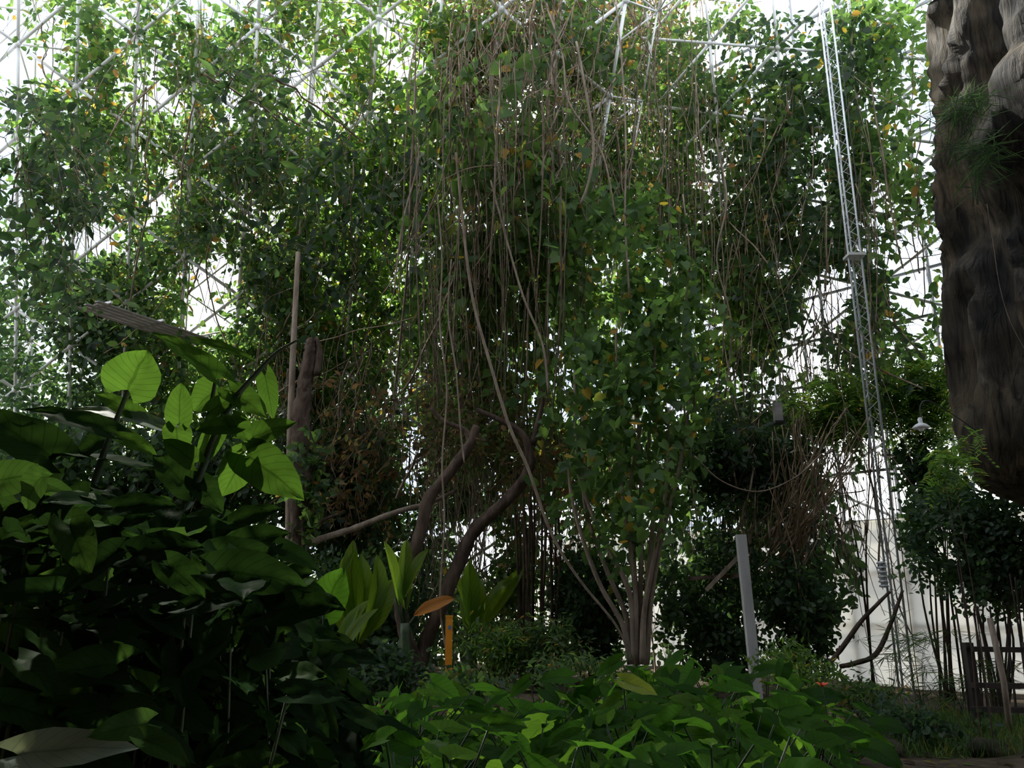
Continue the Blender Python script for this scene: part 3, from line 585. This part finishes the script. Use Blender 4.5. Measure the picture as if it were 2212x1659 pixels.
shrub('low scrubby bush at the foot of the mast', 1870, 1490, 75, 35, 8.8, .75, .08, LM, 'lance')
shrub('dark creeping ground bush on the bank right of the arum carpet', 1960, 1560, 120, 32, 8.0, .9, .07, LD, 'oval')
shrub('dim green bush behind the banana plants', 780, 1330, 130, 120, 13.8, .94, .13, LD)
shrub('grey green tangle bush behind the marker post', 1080, 1240, 90, 130, 14., .7, .13, LM)
shrub('leafy climber wrapped around the broken dark trunk', 655, 1080, 40, 210, 11.9, .5, .11, LM, 'heart', name='trunk_climber', cat='climber', sr=.014, nstem=4, ryd=.3)

def bamboo(lab, spots, mat, rad):
    r = root('bamboo_clump', lab, 'bamboo', (spots[0][0][0], spots[0][0][1], 0))
    for b, t in spots:
        L = np.linalg.norm(t - b); k = max(int(L / .28), 3); tt = []; rr = []
        for i in range(k):
            for dq, s in ((0, 1.), (.06, 1.22), (.12, 1.)): tt.append((i + dq) / k); rr.append(rad * s * (1 - .35 * i / k))
        p = np.array([b + (t - b) * q + np.array([1, 0, 0]) * .05 * math.sin(q * 2) for q in tt]); MB().tube(p, np.array(rr), 7).build('culm', mat, r)
    return r
sp = []
for k in range(16):
    px = rng.uniform(1120, 1215); b = at(px, 1430, rng.uniform(12., 13.)); b[2] = -.05; t = at(px + rng.normal(-5, 14), rng.uniform(980, 1120), b[1]); sp.append((b, t))
bamboo('clump of upright brown bamboo canes left of the fan-shaped tree', sp, BARK, .025)
sp = []
for k in range(11):
    px = rng.uniform(2085, 2230); b = at(px, 1530, rng.uniform(9, 9.8)); b[2] = -.05; t = at(px + rng.normal(-35, 22), rng.uniform(1130, 1280), b[1]); sp.append((b, t))
bamboo('thin dark bamboo canes rising behind the wooden rail', sp, WOODD, .014)
b = at(1695, 1215, 12.1); r = root('dead_palm', 'tangle of dry tan fronds spreading above the dark shrubs on the right', 'palm', b * [1, 1, 0])
MB().tube([[b[0], b[1], -.05], b], [.05, .04], 9, .06).build('trunk', BARK, r)
for k in range(46):
    s = b + rng.normal(0, .2, 3); t = at(rng.uniform(1660, 1880), rng.uniform(880, 1090), rng.uniform(11.0, 12.2)); MB().tube(cr([s, (s + t) / 2 + rng.normal(0, .07, 3), t], 4), [.014, .011, .006], 5).build('frond', DRY, r)

def banana(lab, px, Y, hs, az, L, orange=()):
    b = at(px, 1450, Y); b[2] = g(b[0], b[1]) - .03; r = root('banana_plant', lab, 'banana plant', b, None)
    top = b + [0, 0, hs]; MB().tube(cr([b, (b + top) / 2 + [.02, 0, 0], top], 4), [.11, .07], 10, .03).build('pseudostem', STEMG, r)
    for k, (a, el) in enumerate(az):
        if k in orange: a, el = math.radians(a), math.radians(el)
        else: a = math.radians(a + rng.normal(0, 12)); el = math.radians(min(el + rng.normal(4, 6), 87))
        d = np.array([math.cos(a) * math.cos(el), math.sin(a) * math.cos(el), math.sin(el)])
        s = top + d * rng.uniform(.15, .4); lf = LeafSet().add(s, s + d * L * (rng.uniform(.7, 1.1) if k not in orange else .6) + [rng.normal(0, .12), 0, -.08], L * rng.uniform(.19, .26), np.array([-d[0] * .6 + rng.normal(0, .8), -d[1] * .5 - .7, .5]), rng.uniform(.05, .18), 'paddle', .3).build('leaf', LOR if k in orange else LBN, r)
        MB().tube([top - [0, 0, .1], s, s + d * .1], [.025, .015], 6).build('petiole', STEMG, lf)
banana('banana plant with upright leaves left of the forked tree', 765, 12.2, .65, [(60, 78), (120, 72), (160, 62), (20, 68), (200, 58), (90, 85), (10, 56), (180, 74)], 1.3)
banana('banana plant with one orange leaf behind the forked trunk', 872, 11.3, 1.05, [(-12, 32), (75, 78), (140, 68), (180, 56), (100, 82)], .95, (0,))
banana('bright banana plant fanning out right of the marker post', 1015, 12.2, .6, [(15, 44), (40, 68), (80, 82), (150, 64), (110, 76), (5, 54)], 1.1)
banana('small banana plant with lit leaves low behind the big-leaved shrub', 715, 10.4, .3, [(40, 64), (100, 76), (150, 62), (200, 50), (340, 50)], .85)

# ================================================================ FOREGROUND ARUMS
def hand_leaf(r, bx, by, tx, ty, w, Y, mat, face=.8, dz=0., droop=.06, shape='arrow'):
    b = at(bx, by, Y); t = at(tx, ty, Y + dz); n = nrm(CAM - (b + t) / 2) * face + np.array([rng.normal(0, .15), 0, 1 - face * .6]) + rng.normal(0, .1, 3)
    LeafSet().add(b, t, w * ((b - CAM) @ FW) / F * 1.1, n, droop, shape).build('leaf', mat, r); return b
YL = 2.4; bs = at(240, 1300, YL); r = root('arrowhead_plant', 'tall big-leaved arrowhead plant with back-lit leaves rising at the left', 'plant', (bs[0], bs[1], 0))
MB().tube(np.vstack([[[bs[0], bs[1], -.05]], pp([(240, 1300), (300, 1210), (370, 1130), (425, 1040), (465, 940), (500, 870), (560, 800), (600, 760), (645, 733)], YL)]), [.016, .014, .012, .008, .003], 8).build('stem', STEMG, r)
MB().tube(np.vstack([[[bs[0] - .05, bs[1], -.05]], pp([(190, 1200), (200, 1060), (235, 950), (262, 880), (277, 840)], YL)]), [.014, .009, .006], 8).build('stem', STEMG, r)
MB().tube(pp([(330, 1175), (405, 1060), (430, 960), (452, 890), (466, 820)], YL + .03), [.011, .006], 8).build('stem', STEMG, r)
MB().tube(pp([(120, 1180), (118, 1080), (112, 992)], YL + .03), [.008, .005], 8).build('stem', STEMG, r)
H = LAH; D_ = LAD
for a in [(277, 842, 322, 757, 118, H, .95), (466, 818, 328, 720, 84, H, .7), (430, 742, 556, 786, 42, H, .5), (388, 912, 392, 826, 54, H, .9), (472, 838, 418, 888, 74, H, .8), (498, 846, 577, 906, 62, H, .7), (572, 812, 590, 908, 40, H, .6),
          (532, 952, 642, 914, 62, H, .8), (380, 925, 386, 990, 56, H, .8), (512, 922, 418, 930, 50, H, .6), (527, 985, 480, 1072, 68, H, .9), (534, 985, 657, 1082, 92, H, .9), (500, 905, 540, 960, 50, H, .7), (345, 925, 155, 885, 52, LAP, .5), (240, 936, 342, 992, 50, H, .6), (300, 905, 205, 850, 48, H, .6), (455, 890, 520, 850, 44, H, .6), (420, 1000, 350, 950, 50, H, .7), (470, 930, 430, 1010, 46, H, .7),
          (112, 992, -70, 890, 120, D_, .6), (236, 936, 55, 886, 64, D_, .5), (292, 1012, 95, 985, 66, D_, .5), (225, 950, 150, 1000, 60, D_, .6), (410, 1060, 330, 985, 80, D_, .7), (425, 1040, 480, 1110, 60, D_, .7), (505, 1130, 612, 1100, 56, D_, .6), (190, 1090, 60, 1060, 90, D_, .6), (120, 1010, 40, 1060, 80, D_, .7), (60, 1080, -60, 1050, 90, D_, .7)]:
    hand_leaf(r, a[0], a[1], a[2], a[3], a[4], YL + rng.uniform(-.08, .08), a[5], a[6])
def ytop(px): return np.interp(px, [-100, 0, 150, 300, 450, 600, 680, 760], [1050, 1070, 1110, 1140, 1170, 1250, 1370, 1500])
spots = [(40, 2.0, 'first from the left'), (170, 2.7, 'second from the left'), (290, 1.9, 'third from the left'), (400, 2.9, 'third from the right'), (500, 2.1, 'second from the right'), (620, 3.0, 'last to the right')]
for px, Y, w in spots:
    c = at(px, 1500, Y); r = root('arrowhead_plant', 'shaded arrowhead plant at lower left, %s of six' % w, 'plant', (c[0], c[1], 0), 'shaded arrowhead plants at lower left'); ls = LeafSet(); m = MB()
    for k in range(280):
        qx = px + rng.normal(0, 72); t0 = ytop(qx) + 30 * math.sin(qx * .05); qy = rng.uniform(t0, 1720) if k > 30 else t0 + rng.uniform(-40, 60); b = at(qx, qy, Y + rng.normal(0, .25))
        if b[2] < .1: continue
        a = rng.uniform(0, 6.28); d = np.array([math.cos(a), math.sin(a) * .6, rng.uniform(-.8, .2)]); L = rng.uniform(.075, .165) * (Y / 2.2) ** .6
        ls.add(b, b + nrm(d) * L, L * rng.uniform(.46, .66), nrm(CAM - b) * .7 + np.array([0, 0, .6]) + rng.normal(0, .35, 3), .08)
        if k % 8 == 0: m.tube(cr([[c[0] + rng.normal(0, .03), c[1], 0], (b + c * [1, 1, 0]) / 2 + rng.normal(0, .04, 3), b], 4), [.005, .003], 5)
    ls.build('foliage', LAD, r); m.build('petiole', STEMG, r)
c = at(700, 1322, 3.2); r = root('arrowhead_plant', 'single glowing heart leaf on a slim stalk right of the dark mass', 'plant', c * [1, 1, 0])
MB().tube(cr([c * [1, 1, 0], c * [1, 1, .5] + [.03, 0, 0], c], 5), [.008, .005], 6).build('petiole', STEMG, r); hand_leaf(r, 700, 1322, 745, 1226, 84, 3.2, LA, .9)
c = at(540, 1355, 2.5); r = root('arrowhead_plant', 'arrowhead plant with broad pointed leaves jutting right from the dark mass', 'plant', c * [1, 1, 0])
MB().tube(cr([c * [1, 1, 0], c * [1, 1, .6], c], 5), [.01, .006], 6).build('petiole', STEMG, r)
for a in [(540, 1360, 745, 1392, 90), (510, 1300, 640, 1255, 70), (470, 1250, 600, 1300, 80), (560, 1480, 700, 1500, 80), (440, 1400, 560, 1450, 90)]: hand_leaf(r, *a, 2.5, LAD, .45)
c = at(60, 1652, 1.4); r = root('arrowhead_plant', 'pale grey green sheened leaf lying low in the bottom left corner', 'plant', c * [1, 1, 0])
MB().tube(cr([c * [1, 1, 0], c * [1, 1, .5] + [.03, 0, 0], c], 5), [.006, .004], 6).build('petiole', STEMG, r); hand_leaf(r, 40, 1632, 300, 1618, 90, 1.35, LAQ, .75, .03)

def bound(px): return np.interp(px, [640, 720, 900, 1000, 1100, 1250, 1500, 1700, 1800, 1880, 1960], [1560, 1500, 1455, 1500, 1485, 1440, 1400, 1440, 1500, 1580, 1650])
rows = [(6.6, 9, 0, 'furthest'), (5.3, 9, 35, 'fourth'), (4.3, 9, 75, 'third'), (3.5, 8, 110, 'second'), (2.8, 8, 145, 'nearest')]
for Y, n, dy, rn in rows:
    for k in range(n):
        px = 720 + (k + .5) * (1130 - dy * 1.0) / n + rng.normal(0, 18); Yk = Y + rng.normal(0, .2); zt = at(px, min(bound(px) + dy, 1640), Yk)[2] * rng.uniform(.88, 1.04)
        c = at(px, 1550, Yk); c[2] = 0; r = root('arum_plant', 'green arrow-leaved arum in the foreground carpet, %s from the left in the %s row' % (ORD[k], rn), 'plant', c, 'arrow-leaved arums in the foreground carpet'); ls = LeafSet(); m = MB()
        for q in range(26):
            a = q * 2.4 + rng.uniform(0, .6); rad = rng.uniform(.04, .40); h = zt * (1 - .6 * (q / 26.)) * rng.uniform(.84, 1.03); d = np.array([math.cos(a), math.sin(a), 0]); b = c + d * rad + [0, 0, h]
            L = rng.uniform(.13, .28) * (.75 + .05 * Y); d2 = np.array([math.cos(a + rng.normal(0, .5)), math.sin(a + rng.normal(0, .5)), rng.uniform(-.9, .15)])
            ls.add(b, b + nrm(d2) * L, L * rng.uniform(.46, .64), np.array([0, -.5, 1]) + rng.normal(0, .38, 3), .1)
            m.tube(cr([c + d * .03, c + d * rad * .35 + [0, 0, h * .6], b], 4), [.007, .004], 5)
        ls.build('foliage', LA, r); m.build('petiole', STEMG, r)
c = at(1345, 1470, 5.0); r = root('arum_plant', 'arum with a single yellow leaf held above the foreground carpet', 'plant', c * [1, 1, 0]); MB().tube(cr([c * [1, 1, 0], c * [1, 1, .5] + [.03, 0, 0], c], 5), [.008, .005], 6).build('petiole', STEMG, r); hand_leaf(r, 1345, 1472, 1420, 1502, 40, 5.0, LAY, .6)

c = at(1776, 1484, 5.9); r = root('red_flower', 'small orange red flower at the right end of the foreground carpet', 'flower', c * [1, 1, 0])
MB().tube(cr([c * [1, 1, 0], c * [1, 1, .6] + [.02, 0, 0], c], 5), .004, 5).build('stalk', STEMG, r)
for k in range(6): a = k * 1.05; LeafSet().add(c, c + np.array([math.cos(a) * .05, math.sin(a) * .03, .03]), .025, np.array([0, -.4, 1]), .1, 'oval').build('petal', RED, r)
for k, (px, Y, s, lab) in enumerate([(1935, 8.4, .3, 'mossy dark boulder below the sedges, largest of four'), (2010, 8.1, .2, 'low dark stone right of the largest boulder'), (1880, 7.6, .2, 'dark stone at the right end of the arum carpet'), (2120, 7.6, .16, 'flat stone on the bare soil at lower right')]):
    c = at(px, 1560, Y); m = MB(); V = []; nn, mm = 20, 12
    for i in range(mm + 1):
        for j in range(nn):
            th = math.pi * i / mm; ph = 2 * math.pi * j / nn; d = Vector((math.sin(th) * math.cos(ph), math.sin(th) * math.sin(ph), math.cos(th))); q = 1 + .35 * mnoise.noise(d * 1.6 + Vector((k * 7, 0, 0))) + .12 * mnoise.noise(d * 4)
            V.append((c[0] + d.x * s * 1.3 * q, c[1] + d.y * s * q, .03 + d.z * s * .6 * q))
    m.add(V, [(i * nn + j, (i + 1) * nn + j, (i + 1) * nn + (j + 1) % nn, i * nn + (j + 1) % nn) for i in range(mm) for j in range(nn)]); tag(m.build('boulder', STONE), lab, 'stone')
n = 2600; x = rng.uniform(-7, 6, n); y = rng.uniform(3, 13, n); z = np.array([g(a, b) for a, b in zip(x, y)]) + .015
o = leaf_cloud('leaf_litter', np.stack([x, y, z], -1), rng.uniform(.06, .15, n), rng.standard_normal((n, 3)) * [1, 1, .12], np.array([0, 0, 1.]) + rng.standard_normal((n, 3)) * .2, 'oval', LR); tag(o, 'brown fallen leaves scattered over the soil', 'leaf litter', kind='stuff')
n = 6000; px = rng.uniform(1860, 2230, n); P = at(px, np.full(n, 1560.), rng.uniform(7.4, 10., n)); P[:, 2] = [g(a, b) for a, b in P[:, :2]]
T = nrm(rng.standard_normal((n, 3)) * .45 + [0, 0, 1]); o = leaf_cloud('grass', P, rng.uniform(.06, .22, n), T, rng.standard_normal((n, 3)), 'ray', LM); tag(o, 'thin green grass around the stones at lower right', 'grass', kind='stuff')

# ================================================================ LIGHT, WORLD, CAMERA
w = bpy.data.worlds.new('sky'); S.world = w; w.use_nodes = True; nt = w.node_tree; nt.nodes.clear()
out = nt.nodes.new('ShaderNodeOutputWorld'); bg = nt.nodes.new('ShaderNodeBackground'); tc = nt.nodes.new('ShaderNodeTexCoord'); nz = nt.nodes.new('ShaderNodeTexNoise'); nz.inputs['Scale'].default_value = 2.6; nz.inputs['Detail'].default_value = 5
nt.links.new(tc.outputs['Generated'], nz.inputs['Vector']); rp = ramp(nt, [(.40, (.58, .74, 1.0)), (.58, (1, 1, 1))]); nt.links.new(nz.outputs[0], rp.inputs[0]); nt.links.new(rp.outputs[0], bg.inputs[0]); bg.inputs[1].default_value = 1.75; nt.links.new(bg.outputs[0], out.inputs[0])
sl = bpy.data.lights.new('sun', 'SUN'); sl.energy = 8.; sl.angle = math.radians(1.5); sl.color = (1, .96, .87); so = bpy.data.objects.new('sun', sl); COL.objects.link(so)
so.rotation_euler = Vector((-.45, .7, .8)).to_track_quat('Z', 'Y').to_euler(); so.location = (-8, 20, 20)
cd = bpy.data.cameras.new('camera'); co = bpy.data.objects.new('camera', cd); COL.objects.link(co); co.location = tuple(CAM); co.rotation_euler = (math.pi / 2 + PIT, 0, 0)
cd.sensor_width = 36; cd.sensor_fit = 'HORIZONTAL'; cd.lens = F / 2212 * 36; cd.clip_end = 300; cd.clip_start = .05; S.camera = co
S.view_settings.view_transform = 'Standard'; S.view_settings.look = 'None'; S.view_settings.exposure = .45
